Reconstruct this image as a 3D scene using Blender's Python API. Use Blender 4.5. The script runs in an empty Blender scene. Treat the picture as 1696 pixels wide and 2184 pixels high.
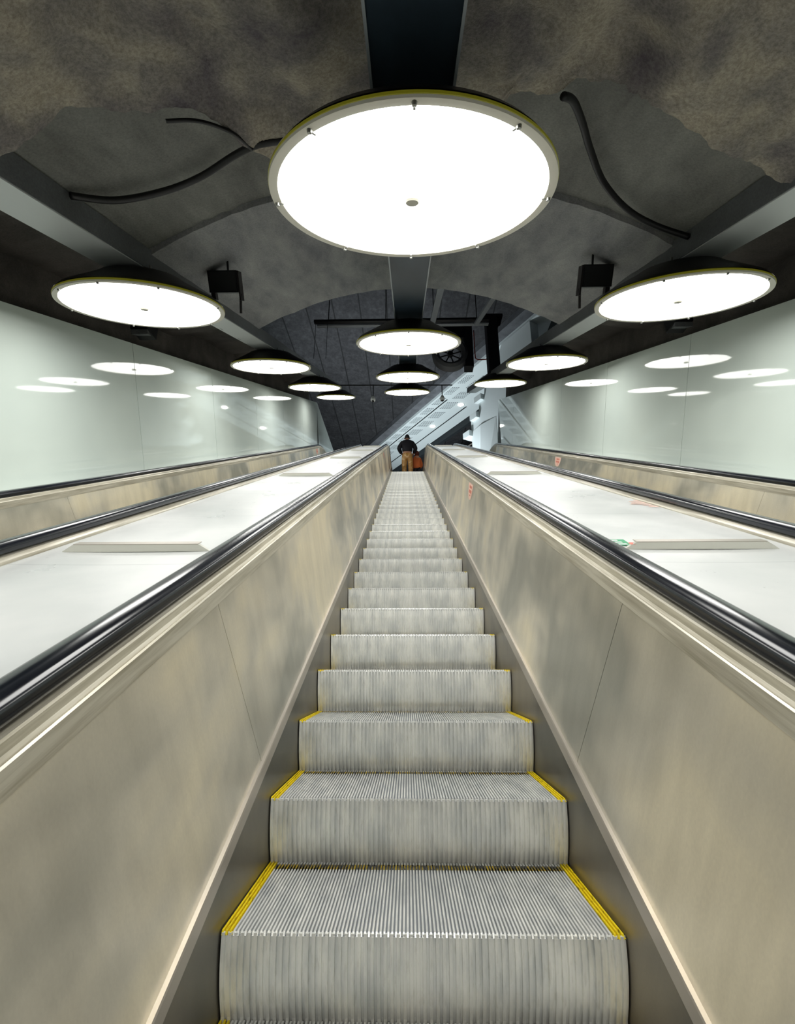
import bpy, math, random
from mathutils import Vector, Matrix, noise
random.seed(7)
sc = bpy.context.scene
COL = sc.collection
TH = math.radians(27.3)
U = Vector((0, math.cos(TH), math.sin(TH)))      # up along the incline
N = Vector((0, -math.sin(TH), math.cos(TH)))     # square to the incline
def W(x, s, n): return Vector((x, 0, 0)) + U*s + N*n

# ------------------------------------------------------------------ camera
PITCH = math.radians(17.8); YAW = 0.0205
cam_d = bpy.data.cameras.new('camera'); cam = bpy.data.objects.new('camera', cam_d); COL.objects.link(cam)
cam.location = (-0.032, 0, 0)
cam.rotation_euler = (math.pi/2 + PITCH, 0, YAW)
cam_d.sensor_fit = 'HORIZONTAL'; cam_d.sensor_width = 36; cam_d.lens = 36*1028/1696
cam_d.clip_start = 0.02; cam_d.clip_end = 200
sc.camera = cam
# ------------------------------------------------------------------ world, lights, exposure
LAMP_POWER = 10.5
w = bpy.data.worlds.new('world'); sc.world = w; w.use_nodes = True
w.node_tree.nodes['Background'].inputs[0].default_value = (0.42, 0.50, 0.60, 1)
w.node_tree.nodes['Background'].inputs[1].default_value = 0.04
def area(name, loc, target, size, power, color):
    l = bpy.data.lights.new(name, 'AREA'); l.shape = 'DISK'; l.size = size; l.energy = power; l.color = color
    o = bpy.data.objects.new(name, l); COL.objects.link(o); o.location = loc
    o.rotation_euler = (Vector(target)-Vector(loc)).to_track_quat('-Z', 'Y').to_euler()
    return o
area('hall_fill_up', (0.4, 18.4, 6.35), (2.0, 20.5, 12.2), .8, 270, (0.86, 0.95, 1.0))  # added fill light, unseen, brightens the white strip and wall
area('hall_fill_up', (-0.6, 24.5, 6.35), (0.4, 26.5, 12.2), .8, 220, (0.86, 0.95, 1.0))  # second added fill, out of sight, for the far white strip
area('hall_fill_side', (-5.0, 17.0, 8.0), (3.6, 17.0, 9.6), 1.0, 450, (0.86, 0.95, 1.0))  # added side fill hidden behind the left wall, brightens the white hall wall
sc.view_settings.view_transform = 'Standard'; sc.view_settings.look = 'None'
sc.view_settings.exposure = 0.0; sc.view_settings.gamma = 1.0; sc.view_settings.use_curve_mapping = False
sc.cycles.max_bounces = 10; sc.cycles.diffuse_bounces = 6; sc.cycles.glossy_bounces = 5
sc.cycles.use_denoising = True

# ------------------------------------------------------------------ materials
def rgb(h, k=1.0):
    h = h.lstrip('#'); v = [int(h[i:i+2], 16)/255 for i in (0, 2, 4)]
    return tuple(k*(c/12.92 if c <= .04045 else ((c+.055)/1.055)**2.4) for c in v)
class Mat:
    def __init__(s, name, base, rough=.5, metal=0.0, spec=.5, coat=0.0):
        s.m = bpy.data.materials.new(name); s.m.use_nodes = True
        s.nt = s.m.node_tree; s.b = s.nt.nodes['Principled BSDF']
        s.b.inputs['Base Color'].default_value = (*base, 1); s.b.inputs['Roughness'].default_value = rough
        s.b.inputs['Metallic'].default_value = metal; s.b.inputs['Specular IOR Level'].default_value = spec
        s.b.inputs['Coat Weight'].default_value = coat; s.b.inputs['Coat Roughness'].default_value = .03
        s.base = base; s.col = None
    def n(s, t, **k):
        x = s.nt.nodes.new(t)
        for a, b in k.items(): setattr(x, a, b)
        return x
    def l(s, a, b): s.nt.links.new(a, b)
    def pos(s, scale=(1,1,1), slope=False):
        g = s.n('ShaderNodeNewGeometry'); v = g.outputs['Position']
        if slope:
            r = s.n('ShaderNodeVectorRotate', rotation_type='X_AXIS'); r.inputs['Angle'].default_value = -TH
            s.l(v, r.inputs['Vector']); v = r.outputs['Vector']
        m = s.n('ShaderNodeVectorMath', operation='MULTIPLY'); m.inputs[1].default_value = scale
        s.l(v, m.inputs[0]); return m.outputs[0]
    def objpos(s, scale=(1,1,1)):
        g = s.n('ShaderNodeTexCoord'); m = s.n('ShaderNodeVectorMath', operation='MULTIPLY'); m.inputs[1].default_value = scale
        s.l(g.outputs['Object'], m.inputs[0]); return m.outputs[0]
    def noise(s, vec, scale=1., detail=3., rough=.5, dist=0.):
        t = s.n('ShaderNodeTexNoise'); t.inputs['Scale'].default_value = scale; t.inputs['Detail'].default_value = detail
        t.inputs['Roughness'].default_value = rough; t.inputs['Distortion'].default_value = dist
        s.l(vec, t.inputs['Vector']); return t.outputs['Fac']
    def ramp(s, fac, stops):
        r = s.n('ShaderNodeValToRGB'); e = r.color_ramp.elements
        while len(e) < len(stops): e.new(.5)
        for q, (p, c) in zip(e, stops): q.position = p; q.color = (*c, 1)
        s.l(fac, r.inputs[0]); return r.outputs[0]
    def mix(s, a, b, fac, mode='MIX'):
        m = s.n('ShaderNodeMix', data_type='RGBA', blend_type=mode)
        for sock, v in ((m.inputs[0], fac), (m.inputs[6], a), (m.inputs[7], b)):
            if isinstance(v, (int, float)): sock.default_value = v
            elif isinstance(v, tuple): sock.default_value = (*v, 1)
            else: s.l(v, sock)
        return m.outputs[2]
    def maprange(s, v, a, b, c, d):
        m = s.n('ShaderNodeMapRange'); m.inputs[1].default_value = a; m.inputs[2].default_value = b
        m.inputs[3].default_value = c; m.inputs[4].default_value = d; s.l(v, m.inputs[0]); return m.outputs[0]
    def color(s, sock): s.l(sock, s.b.inputs['Base Color']); s.col = sock
    def rough(s, sock): s.l(sock, s.b.inputs['Roughness'])
    def bump(s, h, strength=.3, dist=.01):
        b = s.n('ShaderNodeBump'); b.inputs['Strength'].default_value = strength; b.inputs['Distance'].default_value = dist
        s.l(h, b.inputs['Height']); s.l(b.outputs[0], s.b.inputs['Normal'])
    def math(s, op, a, b=None):
        m = s.n('ShaderNodeMath', operation=op)
        for i, v in enumerate((a, b)):
            if v is None: continue
            if isinstance(v, (int, float)): m.inputs[i].default_value = v
            else: s.l(v, m.inputs[i])
        return m.outputs[0]
    def emit(s, c, st):
        s.b.inputs['Emission Color'].default_value = (*c, 1); s.b.inputs['Emission Strength'].default_value = st

def scaled(c, k): return tuple(min(1, x*k) for x in c)
# brushed stainless panels
def steel(name, base, rough, metal=.9, streak=.5, sx=5.):
    M = Mat(name, base, rough, metal)
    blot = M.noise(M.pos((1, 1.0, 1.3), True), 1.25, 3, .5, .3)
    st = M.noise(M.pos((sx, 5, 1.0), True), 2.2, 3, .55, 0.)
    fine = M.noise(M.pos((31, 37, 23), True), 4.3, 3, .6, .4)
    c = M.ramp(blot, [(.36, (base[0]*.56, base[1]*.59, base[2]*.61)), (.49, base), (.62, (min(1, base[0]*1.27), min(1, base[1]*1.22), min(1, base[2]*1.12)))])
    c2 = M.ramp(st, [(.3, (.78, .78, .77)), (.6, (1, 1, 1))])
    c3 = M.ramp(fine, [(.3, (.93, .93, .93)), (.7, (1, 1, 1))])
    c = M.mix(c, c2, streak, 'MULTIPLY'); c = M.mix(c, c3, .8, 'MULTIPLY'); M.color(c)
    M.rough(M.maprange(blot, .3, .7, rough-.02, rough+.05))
    return M.m
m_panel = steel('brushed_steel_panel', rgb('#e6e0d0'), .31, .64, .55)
m_skirt = steel('dark_skirt_steel', rgb('#8e8980'), .36, .8)
m_trim = Mat('pale_steel_trim', rgb('#b9b2a8'), .35, .6).m
M = Mat('cream_aluminium_track', rgb('#c9c4b2'), .36, .35)
v = M.noise(M.pos((30, 1.5, 30), True), 2, 4, .6); M.color(M.ramp(v, [(.3, rgb('#a39c88')), (.6, rgb('#cfcaba'))])); m_track = M.m
M = Mat('black_rubber_handrail', rgb('#10141c'), .22, 0, .6)
v = M.noise(M.pos((14, 1.2, 14), True), 2, 3, .5); M.rough(M.maprange(v, .3, .7, .15, .24))
M.color(M.ramp(v, [(.35, rgb('#0b0f18')), (.7, rgb('#171c26'))])); m_rubber = M.m
# white decking with hairline joints and scuffs
M = Mat('white_deck_panel', rgb('#d9dcda'), .33, 0, .5)
v = M.noise(M.pos((1, 1, 1), True), 2.2, 4, .6); c = M.ramp(v, [(.3, rgb('#cfd3d2')), (.65, rgb('#e0e2e0'))])
sp = M.n('ShaderNodeSeparateXYZ'); M.l(M.pos((1, 1, 1), True), sp.inputs[0])
fr = M.math('FRACT', M.math('DIVIDE', M.math('ADD', sp.outputs[1], 20-.05), 0.98))
ln = M.math('LESS_THAN', fr, .0045)
c = M.mix(c, rgb('#9da3a3'), M.math('MULTIPLY', ln, .55))
sc1 = M.noise(M.pos((5, 14, 5), True), 3.2, 1, .5, 1.5); mk = M.math('GREATER_THAN', sc1, .81)
c = M.mix(c, rgb('#55595c'), M.math('MULTIPLY', mk, .7)); M.color(c); M.rough(M.maprange(v, .3, .7, .26, .42)); m_deck = M.m
M = Mat('stop_plate_white', rgb('#cfcfc4'), .4); m_stop = M.m
# ribbed aluminium steps
M = Mat('ribbed_tread_aluminium', rgb('#a9aeb0'), .30, .25)
v = M.noise(M.objpos((9, 3, 3)), 2.2, 5, .6); v2 = M.noise(M.objpos((50, 4, 50)), 3, 2, .6)
c = M.ramp(v, [(.3, rgb('#cfd3d4')), (.65, rgb('#f8f9f6'))]); c = M.mix(c, M.ramp(v2, [(.3, (.8, .8, .8)), (.6, (1, 1, 1))]), .5, 'MULTIPLY'); M.color(c); m_tread = M.m
M = Mat('ribbed_riser_aluminium', rgb('#a8aca8'), .38, .25)
v = M.noise(M.objpos((7, 3, 2)), 2.2, 4, .6); v2 = M.noise(M.objpos((55, 6, 9)), 2, 4, .65)
c = M.ramp(v, [(.3, rgb('#ced2d1')), (.65, rgb('#f6f7f2'))]); c = M.mix(c, M.ramp(v2, [(.32, (.7, .69, .64)), (.46, (1, 1, 1))]), .4, 'MULTIPLY')
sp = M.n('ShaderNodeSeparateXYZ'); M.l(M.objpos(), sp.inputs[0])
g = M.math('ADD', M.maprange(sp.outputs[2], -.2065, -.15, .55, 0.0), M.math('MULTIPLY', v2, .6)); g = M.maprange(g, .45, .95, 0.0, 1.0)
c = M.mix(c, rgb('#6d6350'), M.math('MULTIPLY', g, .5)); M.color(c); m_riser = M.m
m_groove = Mat('dark_groove_metal', rgb('#90959a'), .6, .2).m
M = Mat('yellow_demarcation_paint', rgb('#e8cf10'), .45)
v = M.noise(M.objpos((80, 12, 12)), 3, 3, .6); M.color(M.ramp(v, [(.3, rgb('#8e7b10')), (.46, rgb('#f0d80c'))])); m_yellow = M.m
M = Mat('worn_yellow_paint', rgb('#b39c28'), .55)
v = M.noise(M.objpos((24, 5, 5)), 3, 3, .6); M.color(M.ramp(v, [(.42, rgb('#3f3f3c')), (.6, rgb('#b59a20'))])); m_wornyellow = M.m
# back painted glass walls
M = Mat('pale_green_back_painted_glass', rgb('#bcc8c0'), .035, 0, .42, 0)
v = M.noise(M.pos((1, .5, .5)), 1.2, 3, .5); M.color(M.ramp(v, [(.3, rgb('#c2cdc7')), (.7, rgb('#d3ddd5'))])); m_glasswall = M.m
m_joint = Mat('dark_joint', rgb('#4a5250'), .6).m
# concretes
def concrete(name, a, b, scale=2., bump=.3, slope=True, rough=.85, stretch=(1, 1, 1)):
    M = Mat(name, a, rough, 0, .3)
    v = M.noise(M.pos(stretch, slope), scale, 6, .62, .3); f = M.noise(M.pos((1, 1, 1)), 70, 4, .8)
    c = M.ramp(v, [(.28, a), (.7, b)]); c = M.mix(c, M.ramp(f, [(.35, (.6, .6, .6)), (.6, (1, 1, 1))]), .7, 'MULTIPLY'); M.color(c)
    M.bump(f, bump, .006); return M.m
m_vault = concrete('vault_concrete', rgb('#62635f'), rgb('#888983'), 1.6, .35, True, .85, (2.5, .8, 1))
m_vault_far = concrete('lit_arch_concrete', rgb('#74757a'), rgb('#9fa09e'), 1.8, .35, True, .85, (2.5, .8, 1))  # same concrete as the near vault, coloured lighter to stand for light on it
m_side = concrete('side_concrete', rgb('#3b3836'), rgb('#5f5a55'), 1.7, .4)
M = Mat('shotcrete_rock', rgb('#6d655a'), .95, 0, .2)
v = M.noise(M.pos((1.5, 1.1, 1.1)), 2.2, 4, .5, .2); f = M.noise(M.pos((1, 1, 1)), 55, 5, .8)
c = M.ramp(v, [(.3, rgb('#6d686c')), (.47, rgb('#8f8a83')), (.6, rgb('#aea696')), (.75, rgb('#8f8675'))])
c = M.mix(c, M.ramp(f, [(.36, (.5, .5, .5)), (.62, (1.12, 1.12, 1.12))]), .8, 'MULTIPLY'); M.color(c); M.bump(f, .6, .02); m_rock = M.m
# upper hall slab: boards with joints running forward
M = Mat('board_marked_hall_concrete', rgb('#3b3c40'), .85, 0, .3)
sp = M.n('ShaderNodeSeparateXYZ'); M.l(M.pos((1, 1, 1)), sp.inputs[0])
fr = M.math('FRACT', M.math('DIVIDE', M.math('ADD', sp.outputs[0], 40.55), 1.02)); ln = M.math('LESS_THAN', fr, .05)
v = M.noise(M.pos((1, 1, 1)), 2.6, 6, .7); f = M.noise(M.pos((1, .7, 1)), 9, 4, .8)
c = M.ramp(v, [(.3, rgb('#2c2c2e')), (.7, rgb('#454547'))]); c = M.mix(c, M.ramp(f, [(.4, (.55, .55, .55)), (.6, (1, 1, 1))]), .8, 'MULTIPLY')
c = M.mix(c, rgb('#161616'), M.math('MULTIPLY', ln, .9)); M.color(c); m_slab = M.m
m_fascia = concrete('fascia_concrete', rgb('#55575a'), rgb('#74767a'), 2., .2, False)
m_white = Mat('white_hall_panel', rgb('#dde6e6'), .55).m
m_hallwhite = Mat('white_hall_wall_paint', rgb('#e2eaea'), .55).m
m_dark = Mat('black_metal', rgb('#0d0e11'), .45, .3).m
m_darkwall = Mat('dark_hall_wall', rgb('#1f2a2c'), .7).m
m_hole = Mat('perforation_shadow_gap', rgb('#5d666a'), .8).m
m_slot = Mat('black_slot', rgb('#1b2226'), .7).m
m_floor = Mat('grey_landing_floor', rgb('#9a9c9c'), .5).m
M = Mat('navy_painted_beam', rgb('#27333d'), .42, .25)
v = M.noise(M.pos((2, .6, 2), True), 2, 4, .6); M.color(M.ramp(v, [(.3, rgb('#202a33')), (.7, rgb('#313e49'))])); m_beam = M.m
m_beam2 = concrete('grey_painted_beam', rgb('#4e5050'), rgb('#64676a'), 1.5, .1, True, .38)
m_litface = Mat('lit_beam_underside', rgb('#b4b8b8'), .38, .2).m  # paler colour stands for reflected light on the side beams' underside
m_edge = Mat('beam_edge_strip', rgb('#8a9094'), .5).m
m_shade = Mat('black_lamp_shade', rgb('#1a1514'), .38, .3).m
m_rim = Mat('grey_lamp_rim', rgb('#cfccbf'), .5, .0).m
M = Mat('yellow_fringe_glow', rgb('#77741a'), .4); M.emit((.6, .57, .02), .08); m_fringe = M.m  # added emission imitates the yellow colour fringe round each lamp
M = Mat('opal_diffuser', (.9, .9, .9), .4); M.emit((1, .992, .955), LAMP_POWER); m_diff = M.m
m_cap = Mat('pale_metal_cap', rgb('#b8b6aa'), .4, .3).m
m_clip = Mat('steel_clip', rgb('#8d8e88'), .3, .8).m
m_cable = Mat('black_cable', rgb('#08080a'), .5).m
m_tray = Mat('galvanised_tray', rgb('#8b9095'), .5, .3).m
m_red = Mat('red_conduit', rgb('#8e3a34'), .5).m
m_cctv = Mat('white_camera_dome', rgb('#f2f4f5'), .4).m
m_lens = Mat('black_camera_lens', rgb('#060608'), .15).m
m_fan = Mat('dark_grey_ring', rgb('#46474a'), .6).m
m_pink = Mat('faded_salmon_sticker', rgb('#fdd0bc'), .5).m
m_pinkpale = Mat('pale_sticker_border', rgb('#f6d2c2'), .5).m
m_redmark = Mat('red_print', rgb('#e0705a'), .5).m
m_green = Mat('green_sticker', rgb('#0f9a63'), .5).m
m_whitemark = Mat('white_print', rgb('#e9efe9'), .5).m
M = Mat('recessed_light', (.9, .9, .9), .4); M.emit((1, .97, .86), 14); m_down = M.m
m_skin = Mat('skin', rgb('#b98a6e'), .5).m
m_hair = Mat('black_hair', rgb('#121113'), .6).m
m_jacket = Mat('black_jacket', rgb('#14141c'), .75).m
M = Mat('tan_camouflage_trousers', rgb('#a98552'), .5)
v = M.noise(M.objpos((1, 1, .8)), 7, 3, .6, .8)
M.color(M.ramp(v, [(.36, rgb('#6f6a42')), (.44, rgb('#b8853f')), (.58, rgb('#c79a5c')), (.66, rgb('#e9cfa0'))])); m_trouser = M.m
m_shoe = Mat('dark_shoe', rgb('#1a1716'), .5).m
m_coat = Mat('rust_orange_coat', rgb('#cc6a34'), .8).m
m_hood = Mat('dark_hood', rgb('#5a2a1c'), .8).m

# ------------------------------------------------------------------ builders
def props(o, label=None, cat=None, group=None, kind=None):
    if label: o['label'] = label
    if cat: o['category'] = cat
    if group: o['group'] = group
    if kind: o['kind'] = kind
    return o
def empty(name, loc, rot=(0, 0, 0)):
    o = bpy.data.objects.new(name, None); COL.objects.link(o); o.location = loc; o.rotation_euler = rot; o.empty_display_size = .1
    return o
def chain_loc(p):
    v = Vector((0, 0, 0))
    while p: v += Vector(p.location); p = p.parent
    return v
class G:
    """collects geometry, then links it as one mesh object"""
    def __init__(s): s.v = []; s.f = []; s.mi = []
    def add(s, v, f, m=0):
        o = len(s.v); s.v += [Vector(p) for p in v]; s.f += [tuple(i+o for i in q) for q in f]; s.mi += [m]*len(f); return s
    def box(s, a, b, m=0, T=None):
        v = [Vector((x, y, z)) for z in (a[2], b[2]) for y in (a[1], b[1]) for x in (a[0], b[0])]
        if T: v = [T(p) for p in v]
        return s.add(v, [(0, 2, 3, 1), (4, 5, 7, 6), (0, 1, 5, 4), (2, 6, 7, 3), (0, 4, 6, 2), (1, 3, 7, 5)], m)
    def prism(s, poly, d, m=0):
        """closed 3D polygon pushed along vector d"""
        n = len(poly); d = Vector(d); v = [Vector(p) for p in poly]; v += [p+d for p in v]
        f = [tuple(range(n))[::-1], tuple(range(n, 2*n))] + [(i, (i+1) % n, (i+1) % n+n, i+n) for i in range(n)]
        return s.add(v, f, m)
    def lathe(s, prof, seg=48, m=0, T=None):
        v = []; f = []; k = len(prof)
        for j in range(seg):
            a = 2*math.pi*j/seg
            for r, z in prof: v.append(Vector((r*math.cos(a), r*math.sin(a), z)))
        for j in range(seg):
            for i in range(k-1):
                a, b = j*k+i, ((j+1) % seg)*k+i; f.append((a, b, b+1, a+1))
        if T: v = [T(p) for p in v]
        return s.add(v, f, m)
    def tube(s, pts, r, seg=8, m=0):
        pts = [Vector(p) for p in pts]; v = []; f = []; rr = r if isinstance(r, list) else [r]*len(pts)
        up = Vector((.13, .2, .97)).normalized()
        for i, p in enumerate(pts):
            t = (pts[min(i+1, len(pts)-1)]-pts[max(i-1, 0)]).normalized(); a = t.cross(up)
            if a.length < .05: a = t.cross(Vector((1, 0, 0)))
            a.normalize(); b = t.cross(a).normalized()
            for j in range(seg):
                w_ = 2*math.pi*j/seg; v.append(p+(a*math.cos(w_)+b*math.sin(w_))*rr[i])
        for i in range(len(pts)-1):
            for j in range(seg): f.append((i*seg+j, i*seg+(j+1) % seg, (i+1)*seg+(j+1) % seg, (i+1)*seg+j))
        f.append(tuple(range(seg))[::-1]); f.append(tuple(range((len(pts)-1)*seg, len(pts)*seg)))
        return s.add(v, f, m)
    def build(s, name, mats, parent=None, local=False, smooth=False, origin=None):
        mats = mats if isinstance(mats, (list, tuple)) else [mats]
        if local: org = Vector((0, 0, 0))
        elif parent: org = chain_loc(parent)
        elif origin is not None: org = Vector(origin)
        else:
            lo = [min(p[i] for p in s.v) for i in range(3)]; hi = [max(p[i] for p in s.v) for i in range(3)]
            org = Vector(((lo[0]+hi[0])/2, (lo[1]+hi[1])/2, lo[2]))
        me = bpy.data.meshes.new(name); me.from_pydata([tuple(p-org) for p in s.v], [], s.f)
        for m in mats: me.materials.append(m)
        me.polygons.foreach_set('material_index', s.mi)
        if smooth: me.polygons.foreach_set('use_smooth', [True]*len(s.f))
        me.update()
        o = bpy.data.objects.new(name, me); COL.objects.link(o)
        if parent: o.parent = parent
        elif not local: o.location = org
        if smooth == 'auto':
            o.modifiers.new('edges', 'EDGE_SPLIT').split_angle = math.radians(35)
        return o
def spline(pts, k=8):
    pts = [Vector(p) for p in pts]; out = []
    for i in range(len(pts)-1):
        p0, p1, p2, p3 = pts[max(i-1, 0)], pts[i], pts[i+1], pts[min(i+2, len(pts)-1)]
        for j in range(k):
            t = j/k; out.append(.5*((2*p1)+(p2-p0)*t+(2*p0-5*p1+4*p2-p3)*t*t+(3*p1-p0-3*p2+p3)*t**3))
    out.append(pts[-1]); return out

# ------------------------------------------------------------------ path of the escalators
N0 = -1.24; T_END = 15.05; RAD = 2.7; HORIZ = 2.6
def path(t, n, x=0.):
    if t <= T_END: return W(x, t, n)
    p = W(0, T_END, N0); c = p - N*RAD
    a = min((t-T_END)/RAD, TH); ang = TH-a
    nn = Vector((0, -math.sin(ang), math.cos(ang)))
    q = c + nn*(RAD+n-N0) + Vector((0, max(0, t-T_END-RAD*TH), 0)); q.x = x; return q
Z_FLOOR = path(30, N0).z; Y_COMB = path(T_END+RAD*TH, N0).y
T_MAX = T_END+RAD*TH+HORIZ
def ts(t0, t1):
    out = [t0]
    t = math.ceil(t0+.01)
    while t < min(t1, T_END): out.append(float(t)); t += 1.0
    if t1 > T_END:
        if out[-1] > T_END-.05: out.pop()
        out += [T_END+RAD*TH*i/14 for i in range(15) if T_END+RAD*TH*i/14 < t1-.01]
    out.append(t1); return out
def sweep(g, prof, cx, side, t0, t1, m=0, shear=0.0):
    T = ts(t0, t1); k = len(prof); v = []; f = []
    for t in T:
        for h, n in prof: v.append(path(t+shear*(-n-.487)/.6, n, cx+side*h))
    for i in range(len(T)-1):
        for j in range(k):
            q = (i*k+j, i*k+(j+1) % k, (i+1)*k+(j+1) % k, (i+1)*k+j); f.append(q if side > 0 else q[::-1])
    a, b = tuple(range(k)), tuple(range((len(T)-1)*k, len(T)*k))
    f += [a[::-1], b] if side > 0 else [a, b[::-1]]
    g.add(v, f, m)

RAIL = [(.618, -.416), (.6155, -.404), (.6175, -.392), (.624, -.384), (.636, -.3795), (.655, -.378), (.674, -.3795), (.686, -.384), (.6925, -.392), (.6945, -.404), (.692, -.416), (.68, -.420), (.63, -.420)]
TRACK = [(.578, -.487), (.578, -.444), (.5815, -.441), (.586, -.446), (.593, -.449), (.598, -.441), (.6005, -.425), (.6035, -.421), (.607, -.424), (.640, -.4245), (.700, -.4245), (.708, -.430), (.718, -.436), (.723, -.4425), (.723, -.4600), (.70, -.49)]
PANEL = [(.5795, -.487), (.5185, -1.071), (.532, -1.073), (.593, -.487)]
TRIMS = [(.506, -1.115), (.506, -1.076), (.508, -1.071), (.53, -1.071), (.53, -1.115)]
SKIRT = [(.5105, -1.80), (.5105, -1.115), (.535, -1.115), (.535, -1.80)]
SEAMS = [1.32+2.44*k for k in range(-2, 7)]

def shield(g, gm, cx, side, tc, n_top, w_, h_, lift=.0015):
    """rounded shield sticker lying on the slanted inner panel"""
    def P(a, d, e):
        n = n_top-d; hh = .5795-(.061/.584)*(-n-.487)
        return path(tc+a, n, cx+side*(hh-e))
    pts = []
    for i in range(9): pts.append((-w_/2+w_*i/8, .012*abs(i-4)/4*0))
    for i in range(1, 9):
        q = i/8; pts.append((w_/2*math.cos(q*math.pi/2)**.8, h_*math.sin(q*math.pi/2)))
    for i in range(7, 0, -1):
        q = i/8; pts.append((-w_/2*math.cos(q*math.pi/2)**.8, h_*math.sin(q*math.pi/2)))
    def poly(k, e, m):
        v = [P(a*k, h_*.48+(d-h_*.48)*k, e) for a, d in pts]; f = tuple(range(len(v)))
        if side > 0: f = f[::-1]
        g.add(v, [f], m)
    poly(1, lift, 0); poly(.84, lift+.0008, 1)
    for r, (y0, y1, ww) in enumerate(((.14, .30, .5), (.40, .60, .55), (.68, .76, .22))):
        seg = 4 if r < 2 else 1
        for i in range(seg):
            a0 = -ww/2*w_+ww*w_*i/seg; a1 = a0+ww*w_/seg*.72
            g.add([P(a0, y0*h_, lift+.0016), P(a1, y0*h_, lift+.0016), P(a1, (y1-.03*(i % 2))*h_, lift+.0016), P(a0, y1*h_, lift+.0016)], [(0, 1, 2, 3)], 2)

def escalator(cx, label, stickers):
    e = empty('escalator', W(cx, 0, -1.9)); props(e, label, 'escalator', 'escalators side by side')
    for side in (-1, 1):
        g = G(); sweep(g, RAIL, cx, side, -2.5, T_MAX); g.build('handrail', m_rubber, e, smooth='auto')
        g = G(); sweep(g, TRACK, cx, side, -2.5, T_MAX-.02); g.build('handrail_track', m_track, e)
        prev = -2.5
        for s in SEAMS+[T_MAX-.1]:
            if s-prev > .3:
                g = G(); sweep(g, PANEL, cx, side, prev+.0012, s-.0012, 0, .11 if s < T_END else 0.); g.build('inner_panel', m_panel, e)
            prev = s
        g = G(); sweep(g, [(.5830, -.492), (.5227, -1.070), (.55, -1.08), (.61, -.5)], cx, side, -2.5, T_MAX-.12); g.build('panel_backing', m_trim, e)
        g = G(); sweep(g, TRIMS, cx, side, -2.5, T_MAX-.1); g.build('skirt_trim', m_trim, e)
        g = G(); sweep(g, SKIRT, cx, side, -2.5, T_MAX-.1); g.build('skirt_panel', m_skirt, e)
    for side, tc, w_, h_ in stickers:
        g = G(); shield(g, None, cx, side, tc, -.492, w_, h_)
        o = g.build('warning_sticker', [m_pinkpale, m_pink, m_redmark], e); o['label'] = 'faded salmon shield sticker with red print'
    return e

# ------------------------------------------------------------------ setting
def structure(o): return props(o, kind='structure')
XW = 3.26
# sloping base under the escalators, landing floor
g = G(); g.prism([W(-3.9, -3, -1.82), W(3.9, -3, -1.82), W(3.9, T_END, -1.82), W(-3.9, T_END, -1.82)], N*-.2)
structure(g.build('floor', m_side))
g = G(); g.box((-9, Y_COMB+.02, Z_FLOOR-.35), (9, 36, Z_FLOOR-.004)); structure(g.build('floor_landing', m_floor))
g = G()
for i in range(84):                                                        # comb teeth of the comb plate
    x = -.498+i*.012; g.box((x, Y_COMB-.13, Z_FLOOR-.012), (x+.006, Y_COMB+.03, Z_FLOOR-.002))
g.box((-.5, Y_COMB, Z_FLOOR-.01), (.5, Y_COMB+.25, Z_FLOOR+.003))
props(g.build('comb_plate', m_clip), 'grey metal comb plate where the centre steps meet the landing', 'comb plate')

# glass walls: panels square to the slope with dark joints
def glass_wall(side, n_top, s_end, flat, name):
    x0 = side*XW; x1 = side*(XW+.02)
    def top(s):
        return W(0, s, n_top)
    g = G(); s = -2.8; edges = [-2.8]
    q = 5.88
    while q-2.33 > -2.8: q -= 2.33
    while q < s_end-.3: edges.append(q); q += 2.33
    edges.append(s_end)
    for a, b in zip(edges[:-1], edges[1:]):
        a1, b1 = a+.004, b-.004
        if b == s_end: b1 = b
        poly = [W(0, a1, n_top), W(0, b1, n_top), W(0, b1, -1.6 if b < s_end else -1.6), W(0, a1, -1.6)]
        if b == s_end and not flat:                                        # vertical end edge
            z = W(0, b1, n_top); poly[2] = Vector((0, z.y, Z_FLOOR-.2))
        g.prism([Vector((x0, p.y, p.z)) for p in poly], (side*.02, 0, 0))
    if flat:                                                               # level length beyond the incline
        p = W(0, s_end, n_top)
        g.prism([Vector((x0, p.y+.004, p.z)), Vector((x0, p.y+9, p.z)), Vector((x0, p.y+9, Z_FLOOR-.3)), Vector((x0, p.y+1.2, Z_FLOOR-.3))], (side*.02, 0, 0))
    g.prism([Vector((x0+side*.021, p.y, p.z)) for p in (W(0, -2.8, n_top-.004), W(0, s_end-.02, n_top-.004), W(0, s_end-.02, -1.5 if flat else -.9), W(0, -2.8, -1.6))], (side*.05, 0, 0), 1)
    structure(g.build(name, [m_glasswall, m_joint]))
glass_wall(-1, 1.055, 17.8, True, 'wall_left')
glass_wall(1, 1.075, 17.75, False, 'wall_right')
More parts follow.
